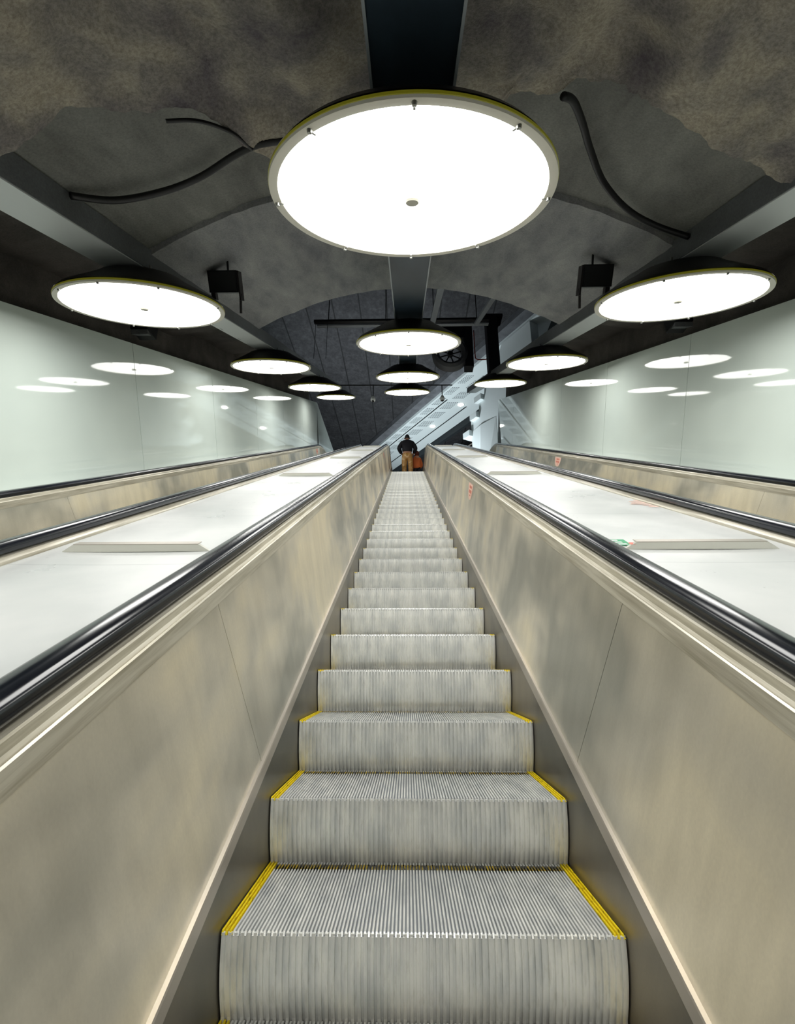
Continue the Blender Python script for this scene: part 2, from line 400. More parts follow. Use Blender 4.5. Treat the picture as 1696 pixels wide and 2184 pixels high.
# rough concrete behind the glass and side soffits outside the outer beams
for side, nm in ((-1, 'left'), (1, 'right')):
    g = G(); g.prism([W(side*3.42, -3, .2), W(side*3.42, 17.2, .2), W(side*3.42, 17.2, 1.62), W(side*3.42, -3, 1.62)], (side*.3, 0, 0))
    structure(g.build('wall_outer_'+nm, m_side))
    g = G()                                                                # haunched soffit with shallow arches
    nx, ns = 14, 90
    for i in range(nx+1):
        for j in range(ns+1):
            x = 2.3+1.35*i/nx; s = -3+20.2*j/ns
            n = 1.50-.16*((x-2.3)/1.35)**2 - .06*max(0, 1-(x-2.3)/.3) + min(1, (x-2.3)/.3)*.05*noise.noise(Vector((x*1.6, s*1.3, side*5))) + (.13*min(1, (x-2.3)/.3) if (s % 3.7) < 2.6 else 0.)
            g.v.append(W(side*x, s, n))
    for i in range(nx):
        for j in range(ns):
            a = i*(ns+1)+j; g.f.append((a, a+1, a+ns+2, a+ns+1)); g.mi.append(0)
    o = g.build('ceiling_side_'+nm, m_side); structure(o); md = o.modifiers.new('thick', 'SOLIDIFY'); md.thickness = .12; md.offset = 1 if side < 0 else -1

def nv(x): return 1.9-.12*x*x
def vault(name, s0, s1, off, mat, seed):
    g = G(); nx, ns = 60, 20; th = .35
    for lay in (0, 1):
        for i in range(nx+1):
            x = -2.30+4.6*i/nx
            for j in range(ns+1):
                s = s0+(s1-s0)*j/ns
                r = .012*noise.noise(Vector((x*3, s*3, seed))) + .006*noise.noise(Vector((x*11, s*9, seed+4)))
                if lay == 0 and j in (0, ns): r += .01*noise.noise(Vector((x*14, seed, j)))
                g.v.append(W(x, s, nv(x)+off+(th if lay else r)))
    L = (nx+1)*(ns+1); idx = lambda i, j, l: l*L+i*(ns+1)+j
    for i in range(nx):
        for j in range(ns):
            g.f.append((idx(i, j, 0), idx(i, j+1, 0), idx(i+1, j+1, 0), idx(i+1, j, 0))); g.f.append((idx(i, j, 1), idx(i+1, j, 1), idx(i+1, j+1, 1), idx(i, j+1, 1)))
        g.f.append((idx(i, 0, 0), idx(i+1, 0, 0), idx(i+1, 0, 1), idx(i, 0, 1))); g.f.append((idx(i, ns, 0), idx(i, ns, 1), idx(i+1, ns, 1), idx(i+1, ns, 0)))
    g.mi = [0]*len(g.f)
    structure(g.build(name, mat, smooth='auto'))
vault('ceiling_arch_far', 4.06, 6.88, 0., m_vault_far, 1.)
vault('ceiling_vault_near', 1.2, 4.06, .045, m_vault, 9.)

# shotcrete rock hanging below the near vault, with a broken edge
EDGE = [(-4.6, 2.7), (-2.6, 2.62), (-1.95, 2.45), (-1.78, 2.46), (-1.55, 2.53), (-1.43, 2.66), (-1.27, 2.72), (-1.16, 2.78), (-1.02, 2.94), (-.98, 3.12), (-.86, 3.40), (-.74, 3.50), (-.55, 3.25), (-.3, 3.12), (0., 3.1), (.3, 3.15), (.50, 3.2), (.56, 2.98), (.7, 2.90), (.8, 2.86), (.84, 2.78), (.98, 2.72), (1.2, 2.70), (1.45, 2.72), (1.64, 2.79), (1.78, 2.86), (1.93, 2.92), (2.1, 2.86), (2.6, 2.75), (4.6, 2.8)]
def edge_s(x):
    for (a, b), (c, d) in zip(EDGE[:-1], EDGE[1:]):
        if a <= x <= c: return b+(d-b)*(x-a)/(c-a)
    return EDGE[-1][1]
g = G(); xs = []; x = -4.4
while x <= 4.4: xs.append(x); x += .022 if abs(x) < 2.3 else .06
ns = 84
for x in xs:
    se = edge_s(x)+.015+.035*noise.noise(Vector((x*9, 1, 2)))+.02*noise.noise(Vector((x*27, 4, 2)))
    base = nv(x)-.10 if abs(x) < 2.04 else 1.30-.02*(abs(x)-2.04)
    for j in range(ns+1):
        q = j/ns; s = se-(se-(-3))*(1-q)**2.2
        P = Vector((x*1.25, s*1.25, 0))
        r = .13*noise.noise(P*1.0)+.075*noise.noise(P*2.3+Vector((9, 0, 0)))+.030*noise.noise(P*5+Vector((0, 4, 0)))+.012*noise.noise(P*13)+.006*noise.noise(P*31)
        r -= .07*math.exp(-((x-.98)/.18)**2-((s-2.45)/.25)**2)*-1.6        # hollow above the right hand opening
        damp = min(1, abs(x)/.5)*.75+.25
        e = -.012*max(0, 1-(se-s)/.22)
        g.v.append(W(x, s, base+r*damp*.9+e))
    g.v.append(W(x, se+.01, base+.25)); g.v.append(W(x, se-.15, base+.62))
K = ns+3
for i in range(len(xs)-1):
    for j in range(K-1): a = i*K+j; g.f.append((a, a+1, a+K+1, a+K))
g.mi = [0]*len(g.f); structure(g.build('ceiling_rock', m_rock, smooth=True))

# upper hall
CZ = 12.5
def Q(q, y, z): return Vector((q-.585*y, y, z))
D = Vector((-.585, 1, 0)).normalized()
g = G(); g.box((-16, 6.0, CZ+.42), (16, 37, CZ+.8)); structure(g.build('ceiling_hall', m_slab))
g = G()
g.prism([Q(13.62, 5, CZ), Q(13.62, 37, CZ), Q(16.45, 37, CZ), Q(16.45, 5, CZ)], (0, 0, .4))
cs = structure(g.build('ceiling_white_strip', m_white))
g = G(); g.prism([Q(13.10, 5, CZ+.14), Q(13.10, 37, CZ+.14), Q(13.615, 37, CZ+.14), Q(13.615, 5, CZ+.14)], (0, 0, .3)); structure(g.build('trim_1', m_fascia))
g = G()
for q, y0, y1 in ((14.21, 20.9, 36), (15.63, 21.6, 36)): g.prism([Q(q-.035, y0, CZ-.012), Q(q-.035, y1, CZ-.012), Q(q+.035, y1, CZ-.012), Q(q+.035, y0, CZ-.012)], (0, 0, .02))
o = g.build('joint_slot', m_slot, cs)
g = G()
for row, (qa, qb) in enumerate(((13.72, 14.10), (14.38, 14.96))):
    y = 19.3 if row else 18.9
    n = 4 if row == 0 else 6
    while y < 33:
        for i in range(n):
            for j in range(6):
                q = qa+(qb-qa)*(i+.5)/n; yy = y+.11*j
                g.add([Q(q-.028, yy-.028, CZ-.004), Q(q+.028, yy-.028, CZ-.004), Q(q+.028, yy+.028, CZ-.004), Q(q-.028, yy+.028, CZ-.004)], [(3, 2, 1, 0)])
        y += .95
o = g.build('acoustic_perforations', m_hole, cs); o['kind'] = 'stuff'
labels = ('recessed round downlight in the white hall ceiling, the higher one nearer the white wall', 'recessed round downlight in the white hall ceiling, the lower one nearer the bent person')
for (x, y), lb in zip(((2.70, 21.40), (1.40, 23.65)), labels):
    r = empty('downlight', (x, y, CZ)); props(r, lb, 'downlight', 'recessed downlights of the hall ceiling')
    g = G(); g.lathe([(0, -.05), (.10, -.045), (.13, -.02), (.135, 0)], 20); g.build('lens', m_down, r, local=True)
    g = G(); g.lathe([(.135, -.001), (.165, -.012), (.18, 0)], 20); g.build('bezel', m_white, r, local=True)
# white wall of the hall under the near edge of the strip
def on_q(x_, z_): y_ = (13.60-x_)/.585; return Vector((x_, y_, z_))
QW = [(3.86, 12.5), (4.66, 12.5), (4.66, 6.0), (2.76, 6.0), (2.74, 10.2), (3.02, 10.25), (3.05, 10.75), (3.22, 10.8), (3.28, 11.5), (3.55, 11.6)]
g = G(); g.prism([on_q(a, b) for a, b in QW], (.35, .2, 0)); wh = structure(g.build('wall_hall_right', m_hallwhite))
NQ = Vector((-1, -.585, 0)).normalized()
g = G()                                                                    # folded pier face standing proud of the wall
a, b, c_ = on_q(2.76, 6.0), on_q(3.10, 6.0), on_q(3.55, 6.0)
for (p, d0), (p2, d1) in (((a, 0.), (b, .30)), ((b, .30), (c_, .02))):
    up = Vector((0, 0, 4.3)); up2 = Vector((0, 0, 3.5))
    g.add([p+NQ*d0, p2+NQ*d1, p2+NQ*d1*.3+up2, p+NQ*d0*.3+up2], [(0, 1, 2, 3)])
g.build('folded_pier', m_hallwhite, wh)
for x_, z_ in ((3.22, 11.42), (3.10, 10.72), (2.92, 10.05), (2.66, 9.42)):
    p = on_q(x_, z_); g = G()
    g.box((-.22, -.17, -.12), (.22, .35, .14), T=lambda v: p+D*v.x+NQ*-v.y+Vector((0, 0, v.z-.0)))
    g.build('stub_beam', m_hallwhite, wh)
# dark rear part of the hall
g = G(); g.box((-16, 36.5, 4), (16, 36.8, 13.4)); structure(g.build('wall_back', m_darkwall))
g = G(); g.prism([Q(16.48, 12, CZ-.35), Q(16.48, 36, CZ-.35), Q(16.7, 36, CZ-.35), Q(16.7, 12, CZ-.35)], (0, 0, .8)); structure(g.build('trim_2', m_slot))
g = G(); g.box((5.5, 12, 4), (5.8, 36, 13.4)); structure(g.build('wall_hall_side', m_darkwall))
def high_rail():
    r = empty('high_balustrade', Q(17.6, 24, 11.2)); props(r, 'dark balustrade with pale rails high beyond the white hall ceiling strip', 'balustrade')
    g = G(); g.prism([Q(17.7, 20, 10.6), Q(17.7, 28.2, 10.6), Q(17.7, 28.2, 11.55), Q(17.7, 20, 11.55)], (.06, .03, 0)); g.build('glass_panel', m_dark, r)
    g = G(); g.tube([Q(17.62, 20.5, 11.62), Q(17.62, 27.0, 11.62)], .035); g.build('rail', m_trim, r)
    g = G(); g.tube([Q(17.6, 20.5, 11.35), Q(17.6, 26.6, 11.35)], .028); g.build('rail', m_trim, r)
high_rail()

# ------------------------------------------------------------------ beams with the lamp rows
def beam(x, s0, s1, label, mat, edge):
    r = empty('ceiling_beam', W(x, s0, 1.27)); props(r, label, 'beam', 'beams carrying the lamps')
    hw = .15
    g = G(); g.prism([W(x-hw, s0, 1.27), W(x+hw, s0, 1.27), W(x+hw, s0, 1.27+.16), W(x-hw, s0, 1.27+.16)], U*(s1-s0))
    if edge: g.prism([W(x-hw+.06, s0, 1.43), W(x+hw-.06, s0, 1.43), W(x+hw-.06, s0, 1.98), W(x-hw+.06, s0, 1.98)], U*(5.2-s0))
    g.build('beam_box', mat, r)
    if not edge:
        g = G(); g.prism([W(x-hw+.006, s0, 1.262), W(x+hw-.006, s0, 1.262), W(x+hw-.006, s0, 1.2695), W(x-hw+.006, s0, 1.2695)], U*(s1-s0)); g.build('lit_underside', m_litface, r)  # thin layer added to carry the painted light under the beam
    if edge:
        for sd in (-1, 1):
            g = G(); xx = x+sd*(hw+.004); g.prism([W(xx-.005, s0, 1.262), W(xx+.005, s0, 1.262), W(xx+.005, s0, 1.30), W(xx-.005, s0, 1.30)], U*(s1-s0)); g.build('edge_strip', m_edge, r)
beam(0., -2.8, 16.6, 'navy ceiling beam over the centre escalator, above the biggest lamp', m_beam, True)
beam(-2.19, -2.8, 16.9, 'grey ceiling beam running over the left escalator', m_beam2, False)
beam(2.19, -2.8, 16.9, 'grey ceiling beam running over the right escalator', m_beam2, False)

# ------------------------------------------------------------------ disc lamps
R_ = .615
def make_lamp():
    r = empty('pendant_lamp', (0, 0, 0))
    g = G(); g.lathe([(.612, .03), (.585, .06), (.34, .195), (.315, .215), (.29, .222), (0, .222)], 72); g.lathe([(.58, .03), (.33, .18), (0, .2)], 72)
    g.build('shade', m_shade, r, local=True, smooth='auto')
    g = G(); g.lathe([(.576, .012), (.579, .0), (.600, -.004), (.614, .0), (.615, .01)], 96); g.build('rim', m_rim, r, local=True, smooth='auto')
    g = G(); g.lathe([(.615, .010), (.617, .012), (.616, .022), (.602, .030)], 96); g.build('yellow_fringe_band', m_fringe, r, local=True)  # band added to carry the glowing colour fringe
    g = G(); g.lathe([(0, .008), (.2, .008), (.4, .008), (.577, .010)], 72); g.build('diffuser', m_diff, r, local=True)
    g = G(); g.lathe([(0, -.016), (.028, -.014), (.033, -.006), (.030, .007), (0, .0075)], 20); g.build('centre_cap', m_cap, r, local=True, smooth='auto')
    for k in range(8):
        a = math.radians(90+45*k if k % 2 == 0 else 90+45*k+8*(1 if k in (3, 7) else -1)); ca, sa = math.cos(a), math.sin(a)
        T = lambda v: Vector((ca*v.x-sa*v.y, sa*v.x+ca*v.y, v.z))
        g = G(); g.lathe([(0, -.016), (.008, -.014), (.010, -.004), (.010, .002)], 10, T=lambda v: T(Vector((v.x+.598, v.y, v.z))))
        g.box((.570, -.004, -.008), (.600, .004, -.004), T=T); g.build('clip', m_clip, r, local=True)
    for k in range(8):
        g = G(); a = math.pi/4*k; g.tube([Vector((.2*math.cos(a), .2*math.sin(a), .215)), Vector((.2*math.cos(a), .2*math.sin(a), .275))], .007, 6)
        g.build('hanger_rod', m_clip, r, local=True)
    return r
def dup(root):
    c = root.copy(); COL.objects.link(c)
    for ch in root.children:
        d = ch.copy(); COL.objects.link(d); d.parent = c
    return c
lamp0 = make_lamp()
GL = 'round pendant lamps in three rows'
spots = [
 (0., 2.33, 1.008, 'biggest round lamp, nearest overhead under the navy centre beam'),
 (0., 5.95, 1.01, 'second round lamp of the centre row, just beyond the biggest lamp'),
 (0., 9.62, 1.015, 'third round lamp of the centre row, beside the fan ring'),
 (0., 13.33, 1.02, 'fourth, smallest and farthest round lamp of the centre row'),
 (-2.15, 4.09, 1.004, 'large round lamp of the left row, nearest the viewer'),
 (-2.16, 7.86, 1.012, 'second round lamp of the left row, above the far glass wall joint'),
 (-2.17, 11.6, 1.02, 'third round lamp of the left row'),
 (-2.25, 15.6, 1.07, 'farthest and smallest round lamp of the left row, by the end of the glass wall'),
 (2.13, 4.09, 1.0, 'large round lamp of the right row, nearest the viewer'),
 (2.17, 7.90, 1.025, 'second round lamp of the right row, in front of the white hall wall'),
 (2.19, 11.8, 1.08, 'farthest round lamp of the right row, above the white stub beams'),
 (0., -1.35, 1.0, 'round lamp of the centre row behind the viewer'),
 (-2.15, .38, 1.0, 'round lamp of the left row beside the viewer, out of frame'),
 (2.15, .38, 1.0, 'round lamp of the right row beside the viewer, out of frame'),
]
for i, (x, s, n, lb) in enumerate(spots):
    o = lamp0 if i == 0 else dup(lamp0)
    o.location = W(x, s, n); o.rotation_euler = (TH-math.radians(2.9), 0, 0); props(o, lb, 'lamp', GL)

# ------------------------------------------------------------------ escalators and decks
escalator(0., 'centre escalator looking up between its two black handrails', [(1, 4.55, .30, .155), (-1, 11.5, .30, .155)])
escalator(-2.16, 'left escalator beside the left glass wall', [(-1, 14.6, .34, .17)])
escalator(2.16, 'right escalator beside the right glass wall', [(1, 8.9, .34, .17)])

def deck(name, x0, x1, label):
    g = G(); T = ts(-2.5, T_MAX-.2); xs_ = [x0+(x1-x0)*i/6 for i in range(7)]; k = 14
    for t in T:
        for x in xs_: g.v.append(path(t, -.447-.004*math.sin(math.pi*(x-x0)/(x1-x0)), x))
        for x in xs_[::-1]: g.v.append(path(t, -.50, x))
    for i in range(len(T)-1):
        for j in range(k): g.f.append((i*k+j, (i+1)*k+j, (i+1)*k+(j+1) % k, i*k+(j+1) % k))
    g.f.append(tuple(range(k))); g.f.append(tuple(range((len(T)-1)*k, len(T)*k))[::-1]); g.mi = [0]*len(g.f)
    return props(g.build(name, m_deck), label, 'deck')
GAP = .7235
dl = deck('escalator_deck', -2.16+GAP, -GAP, 'smooth white sloping deck between the centre and left escalators')
dr = deck('escalator_deck', GAP, 2.16-GAP, 'smooth white sloping deck between the centre and right escalators')
deck('escalator_deck', -XW+.002, -2.16-GAP, 'narrow white sloping deck at the foot of the left glass wall')
deck('escalator_deck', 2.16+GAP, XW-.002, 'narrow white sloping deck at the foot of the right glass wall')

def stop_plate():
    r = empty('slide_stop', (0, 0, 0)); hw, d, h = .29, .05, .028
    g = G(); b = [(-hw, 0), (hw, 0), (hw-.03, d), (-hw+.03, d)]
    t_ = [(-hw+.045, .004), (hw-.045, .004), (hw-.065, d-.006), (-hw+.065, d-.006)]
    v = [(x, y, 0) for x, y in b]+[(x, y, h) for x, y in t_]
    g.add([Vector(p) for p in v], [(3, 2, 1, 0), (4, 5, 6, 7), (0, 1, 5, 4), (1, 2, 6, 5), (2, 3, 7, 6), (3, 0, 4, 7)])
    g.build('stop_body', m_stop, r, local=True)
    g = G(); g.box((-hw+.047, .003, h-.001), (hw-.047, d-.010, h+.002)); g.build('top_plate', m_trim, r, local=True)
    return r
st0 = stop_plate(); st_i = 0
names = ('first', 'second', 'third', 'fourth', 'fifth')
for side, word in ((-1, 'left'), (1, 'right')):
    for k, s in enumerate((1.79, 5.0, 8.3, 11.5, 14.7)):
        o = st0 if st_i == 0 else dup(st0); st_i += 1
        o.location = W(side*1.08, s, -.4485); o.rotation_euler = (TH, 0, 0)
        props(o, 'raised chamfered stop plate on the %s white deck, %s one up from the viewer' % (word, names[k]), 'stop plate', 'stop plates on the %s deck' % word)
# green notice, and a sticker's reflection painted as pink strips, on the right deck
g = G(); P = lambda x, s, e=.0012: W(x, s, -.447+e)
g.add([P(.785, 1.845), P(.845, 1.845), P(.855, 1.95), P(.785, 1.95)], [(0, 1, 2, 3)], 0)
for i, (a, b) in enumerate(((1.858, 1.872), (1.89, 1.905), (1.922, 1.937))):
    g.add([P(.800, a, .002), P(.835-.006*i, a, .002), P(.833-.006*i, b, .002), P(.798, b, .002)], [(0, 1, 2, 3)], 1)
o = g.build('deck_sticker', [m_green, m_whitemark], dr); o['label'] = 'small green sticker with white marks'
g = G(); g.lathe([(0, .001), (.011, .001), (.014, 0)], 14, T=lambda v: W(.828+v.x, 1.81+v.y*1.4, -.4475+.0295+v.z-.012)); o = g.build('red_spot', m_redmark, dr); o['label'] = 'small brick red oval mark'
g = G()
for i in range(6):
    a = 2.80+.05*i; x1 = 1.432; x0 = 1.30+.03*abs(i-2.4)+.02*(i % 2)
    g.add([P(x0, a), P(x1, a-.02), P(x1, a+.020), P(x0+.02, a+.02)], [(0, 1, 2, 3)], 0)
o = g.build('sticker_reflection', m_pinkpale, dr); o['label'] = 'pink striped reflection of a sticker, painted on the deck'

# ------------------------------------------------------------------ steps
RISE = .4*math.tan(TH)
def make_step():
    """origin at the middle of the nosing"""
    r = empty('escalator_step', (0, 0, 0)); hw = .507; depth = .455; nc = 104; p = 2*hw/nc; gh = .010
    def riser_y(z): q = min(1, -z/RISE); return .055*q*q
    def comb(g, x0, n, p, y0, y1, zt):
        for i in range(n):
            a = x0+i*p; b = a+p*.5
            g.add([(a, y0, zt-gh), (b, y0, zt-gh), (b, y0+.004, zt), (a, y0+.004, zt), (a, y1, zt-gh), (b, y1, zt-gh), (b, y1, zt), (a, y1, zt)],
                  [(0, 1, 2, 3), (3, 2, 6, 7), (0, 3, 7, 4), (1, 5, 6, 2), (4, 7, 6, 5)], 0)
            if p*.5 > 0: pass
    ye = .036                                                              # yellow strip width
    ns = int(ye/p)
    g = G(); comb(g, -hw+ns*p, nc-2*ns, p, 0., depth, 0.)
    g.add([(-hw, .002, -gh), (hw, .002, -gh), (hw, depth, -gh), (-hw, depth, -gh)], [(0, 1, 2, 3)], 1)
    g.add([(-hw, .02, -.03), (hw, .02, -.03), (hw, depth, -.03), (-hw, depth, -.03)], [(3, 2, 1, 0)], 1)
    g.build('tread', [m_tread, m_groove], r, local=True)
    for sd in (0, 1):
        g = G(); comb(g, -hw if sd == 0 else hw-ns*p, ns, p, 0.0, depth, .0005); a = -hw if sd == 0 else hw-ns*p
        g.add([(a, .003, -gh+.0008), (a+ns*p, .003, -gh+.0008), (a+ns*p, depth, -gh+.0008), (a, depth, -gh+.0008)], [(0, 1, 2, 3)], 0)
        g.build('side_marking', m_yellow, r, local=True)
    g = G(); comb(g, -hw+ns*p, nc-2*ns, p, .388, .43, .0006); g.build('rear_marking', m_wornyellow, r, local=True)
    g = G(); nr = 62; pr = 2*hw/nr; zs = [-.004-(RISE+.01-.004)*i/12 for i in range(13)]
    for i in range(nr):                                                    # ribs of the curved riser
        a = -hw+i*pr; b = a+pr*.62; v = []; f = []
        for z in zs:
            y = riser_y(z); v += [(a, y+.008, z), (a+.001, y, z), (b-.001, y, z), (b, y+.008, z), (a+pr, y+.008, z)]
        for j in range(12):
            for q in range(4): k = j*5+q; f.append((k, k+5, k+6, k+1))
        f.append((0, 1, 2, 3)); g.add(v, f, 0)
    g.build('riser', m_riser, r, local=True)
    g = G(); yy = [riser_y(z)+.02 for z in (0, -.05, -.1, -.15, -RISE)]; zz = [-.012, -.05, -.1, -.15, -RISE]
    for sd in (-1, 1):
        poly = [(sd*hw, y, z) for y, z in zip(yy, zz)]+[(sd*hw, depth-.05, -.06), (sd*hw, depth-.02, -.012)]
        g.prism(poly, (-sd*.012, 0, 0))
    g.build('step_frame', m_groove, r, local=True)
    return r
ords = ['lowest', 'second', 'third', 'fourth', 'fifth', 'sixth', 'seventh', 'eighth', 'ninth', 'tenth', 'eleventh', 'twelfth', 'thirteenth', 'fourteenth', 'fifteenth', 'sixteenth', 'seventeenth', 'eighteenth', 'nineteenth', 'twentieth']
step0 = make_step(); first = W(0, 1.018, N0); k = -1; made = []
while True:
    y = first.y+.4*k
    if y > Y_COMB-.05: break
    t = (y-W(0, 0, N0).y)/math.cos(TH)
    if t > T_END:
        c = W(0, T_END, N0)-N*RAD; z = c.z+math.sqrt(max(0, RAD**2-(y-c.y)**2))
    else: z = W(0, t, N0).z
    made.append((y, z)); k += 1
n_all = len(made)
for i, (y, z) in enumerate(made):
    o = step0 if i == 0 else dup(step0)
    o.location = (0, y, z)
    if i == 0: lb = 'ribbed metal escalator step cut by the bottom edge of the picture'
    elif i == 1: lb = 'nearest whole escalator step, with long yellow edge stripes on its tread'
    elif i < 20: lb = 'ribbed escalator step, %s one up from the bottom edge of the picture' % ords[i]
    else:
        j = n_all-1-i
        lb = 'ribbed escalator step at the very top by the person' if j == 0 else 'small ribbed escalator step, %s one down from the top landing' % (ords[j] if j < 20 else str(j))
    props(o, lb, 'escalator step', 'steps of the centre escalator')

# ------------------------------------------------------------------ cables and ceiling fittings
def cable(pts, r, label):
    g = G(); g.tube(spline([W(*p) for p in pts], 10), r, 10); props(g.build('cable', m_cable, smooth=True), label, 'cable')
cable([(-2.02, 3.10, 1.40), (-1.85, 3.28, 1.45), (-1.6, 3.40, 1.55), (-1.36, 3.42, 1.64), (-1.09, 3.3, 1.70), (-.93, 3.20, 1.70), (-.83, 3.17, 1.70), (-.66, 3.17, 1.72), (-.48, 3.12, 1.74)], .021, 'thick black cable sagging across the ceiling from the left beam to the biggest lamp')
cable([(.80, 2.86, 1.72), (.88, 2.95, 1.75), (.99, 3.12, 1.74), (1.12, 3.34, 1.71), (1.32, 3.62, 1.65), (1.57, 3.81, 1.56), (1.8, 3.86, 1.47), (2.04, 3.84, 1.38)], .021, 'thick black cable curving down the ceiling to the right beam')
cable([(-1.27, 2.78, 1.60), (-1.12, 2.84, 1.63), (-1.0, 3.0, 1.66), (-.95, 3.2, 1.68)], .010, 'thin black cable along the broken rock edge, left')

def speaker(side, label):
    x, s, n = side*1.715, 4.70, 1.375
    r = empty('loudspeaker', W(x, s, n)); props(r, label, 'loudspeaker', 'black box loudspeakers on the outer beams')
    e_ = math.radians(38); BK = Vector((0, math.cos(e_), math.sin(e_))); UPV = Vector((0, -math.sin(e_), math.cos(e_)))
    T = lambda v: W(x+side*-v.x, s, n)+BK*v.y+UPV*v.z
    g = G(); g.box((-.135, 0, -.09), (.135, .13, .095), T=T); g.build('cabinet', m_dark, r)
    g = G(); g.box((-.12, -.006, -.08), (.12, -.001, .085), T=T); g.build('grille', m_cable, r)
    g = G(); g.tube([T(Vector((.04, .06, .09))), T(Vector((.04, .06, .09)))+N*.10], .010); g.build('stem', m_dark, r)
    g = G(); g.box((.137, .0, -.16), (.15, .10, .09), T=T); g.build('bracket_plate', m_shade, r)
    g = G(); g.tube([T(Vector((.143, .03, -.1))), T(Vector((.125, .03, -.27)))], .012); g.build('bracket_arm', m_shade, r)
    g = G(); g.box((-.13, .02, -.15), (-.09, .08, -.091), T=T); g.build('bracket_foot', m_shade, r)
speaker(-1, 'black box loudspeaker hanging by the left beam'); speaker(1, 'black box loudspeaker hanging by the right beam')
def small_box(side, label):
    r = empty('junction_box', W(side*3.14, 5.95, 1.20)); props(r, label, 'junction box', 'junction boxes over the glass walls')
    g = G(); g.box((-.1, -.1, -.08), (.1, .12, .12), T=lambda v: W(side*3.14, 5.95, 1.24)+v); g.build('housing', m_dark, r)
    g = G(); g.prism([W(side*3.14+a, 5.95+b, 1.15) for a, b in ((-.1, -.12), (.1, -.12), (.06, .1), (-.06, .1))], N*.05); g.build('face_plate', m_beam2, r)
small_box(-1, 'small dark box above the left glass wall'); small_box(1, 'small dark box above the right glass wall')

# winch-like duct and fan assembly above the arch opening
def fan():
    c = Vector((1.13, 10.8, 7.80)); r = empty('fan', c); props(r, 'round dark fan ring with spokes hanging behind the second centre lamp', 'fan')
    T = lambda v: c+Vector((v.x, v.z, v.y))
    prof = [(.30, -.10), (.30, .1), (.36, .16), (.46, .12), (.48, 0), (.45, -.10), (.38, -.15), (.30, -.10)]
    g = G(); g.lathe(prof, 48, T=T); g.build('fan_ring', m_fan, r, smooth='auto')
    for k in range(8):
        a = math.pi/4*k+.2; g = G(); g.tube([T(Vector((.05*math.cos(a), .05*math.sin(a), 0))), T(Vector((.31*math.cos(a+.1), .31*math.sin(a+.1), 0)))], .018, 6); g.build('spoke', m_dark, r)
    g = G(); g.lathe([(0, -.06), (.07, -.06), (.07, .06), (0, .06)], 16, T=T); g.build('hub', m_dark, r)
    g = G(); g.tube([c+Vector((.1, .0, .47)), c+Vector((.1, 0, 1.1))], .03); g.build('hanger', m_dark, r)
fan()
g = G(); g.box((1.50, 10.7, 7.38), (1.72, 11.0, 8.78)); g.box((.9, 10.75, 8.3), (1.5, 10.95, 8.85)); props(g.build('duct', m_dark), 'black square duct beside the fan ring', 'duct')
g = G(); g.box((1.97, 10.0, 6.84), (2.24, 10.3, 8.30)); g.box((1.84, 9.97, 8.30), (2.38, 10.33, 8.38)); g.box((2.24, 10.05, 8.13), (2.29, 10.25, 8.2)); props(g.build('duct', m_dark), 'tall black duct standing on the right beam, before the white hall wall', 'duct')
g = G(); g.tube(spline([(1.76, 10.68, 8.45), (1.76, 10.68, 7.72), (1.80, 10.68, 7.56), (2.0, 10.68, 7.55), (2.2, 10.67, 7.57), (2.26, 10.67, 7.48), (2.26, 10.67, 7.30)], 6), .014, 8); props(g.build('conduit', m_red, smooth=True), 'thin red conduit bending between the two black ducts', 'pipe')
def light_track(x0, x1, label):
    r = empty('track_bar', ((x0+x1)/2, 9.8, 8.06)); props(r, label, 'bar')
    g = G(); g.box((x0, 9.75, 8.03), (x1, 9.85, 8.09)); g.build('bar', m_dark, r)
    for xx in (x0+.35, x1-.3):
        g = G(); g.tube([(xx, 9.8, 8.08), (xx, 9.8, CZ+.43)], .012, 6); g.build('hanger_rod', m_dark, r)
    g = G(); g.box((x0+.06, 9.86, 8.0), (x1, 9.95, 8.035)); g.build('tray', m_tray, r)
    return r
tb = light_track(-2.28, -.22, 'black horizontal bar under the hall ceiling, left of the centre beam')
for x_ in (-2.24, -1.95):
    g = G(); g.tube([(x_, 9.82, 8.03), (x_+.0, 9.82, 7.02)], .006, 6); g.build('hanging_wire', m_cable, tb)
light_track(.3, 2.0, 'black horizontal bar under the hall ceiling, right of the centre beam')
for x, s0, s1, lb, r_ in ((1.66, 9.0, 12.2, 'grey steel rail rising diagonally to the black ducts', .05), (.60, 8.9, 12.0, 'grey steel rail just right of the navy centre beam', .06)):
    g = G(); g.prism([W(x-r_, s0, 2.5), W(x+r_, s0, 2.5), W(x+r_, s0, 2.56), W(x-r_, s0, 2.56)], U*(s1-s0)); props(g.build('steel_rail', m_tray), lb, 'rail')
g = G(); g.tube([(-2.37, 12.5, 8.0), (1.34, 12.5, 7.96)], .018); props(g.build('pipe', m_dark), 'thin black horizontal pipe carrying the two dome cameras', 'pipe')
for x, z0, lb in ((-1.01, 8.0, 'white dome security camera hanging left of the centre lamps'), (1.03, 7.97, 'white dome security camera hanging before the white ceiling strip')):
    r = empty('security_camera', (x, 12.5, 7.46)); props(r, lb, 'security camera', 'dome cameras on the black pipe')
    g = G(); g.tube([(x, 12.5, z0), (x, 12.5, 7.60)], .014); g.build('drop_rod', m_dark, r)
    g = G(); g.lathe([(0, .12), (.04, .12), (.05, .09), (.068, .06), (.07, .0), (.06, -.03), (.045, -.035)], 20, T=lambda v: Vector((x, 12.5, 7.48))+v); g.build('housing', m_cctv, r, smooth='auto')
    g = G(); g.lathe([(.045, -.035), (.038, -.06), (.02, -.075), (0, -.08)], 16, T=lambda v: Vector((x, 12.49, 7.485))+v); g.build('lens_dome', m_lens, r, smooth=True)

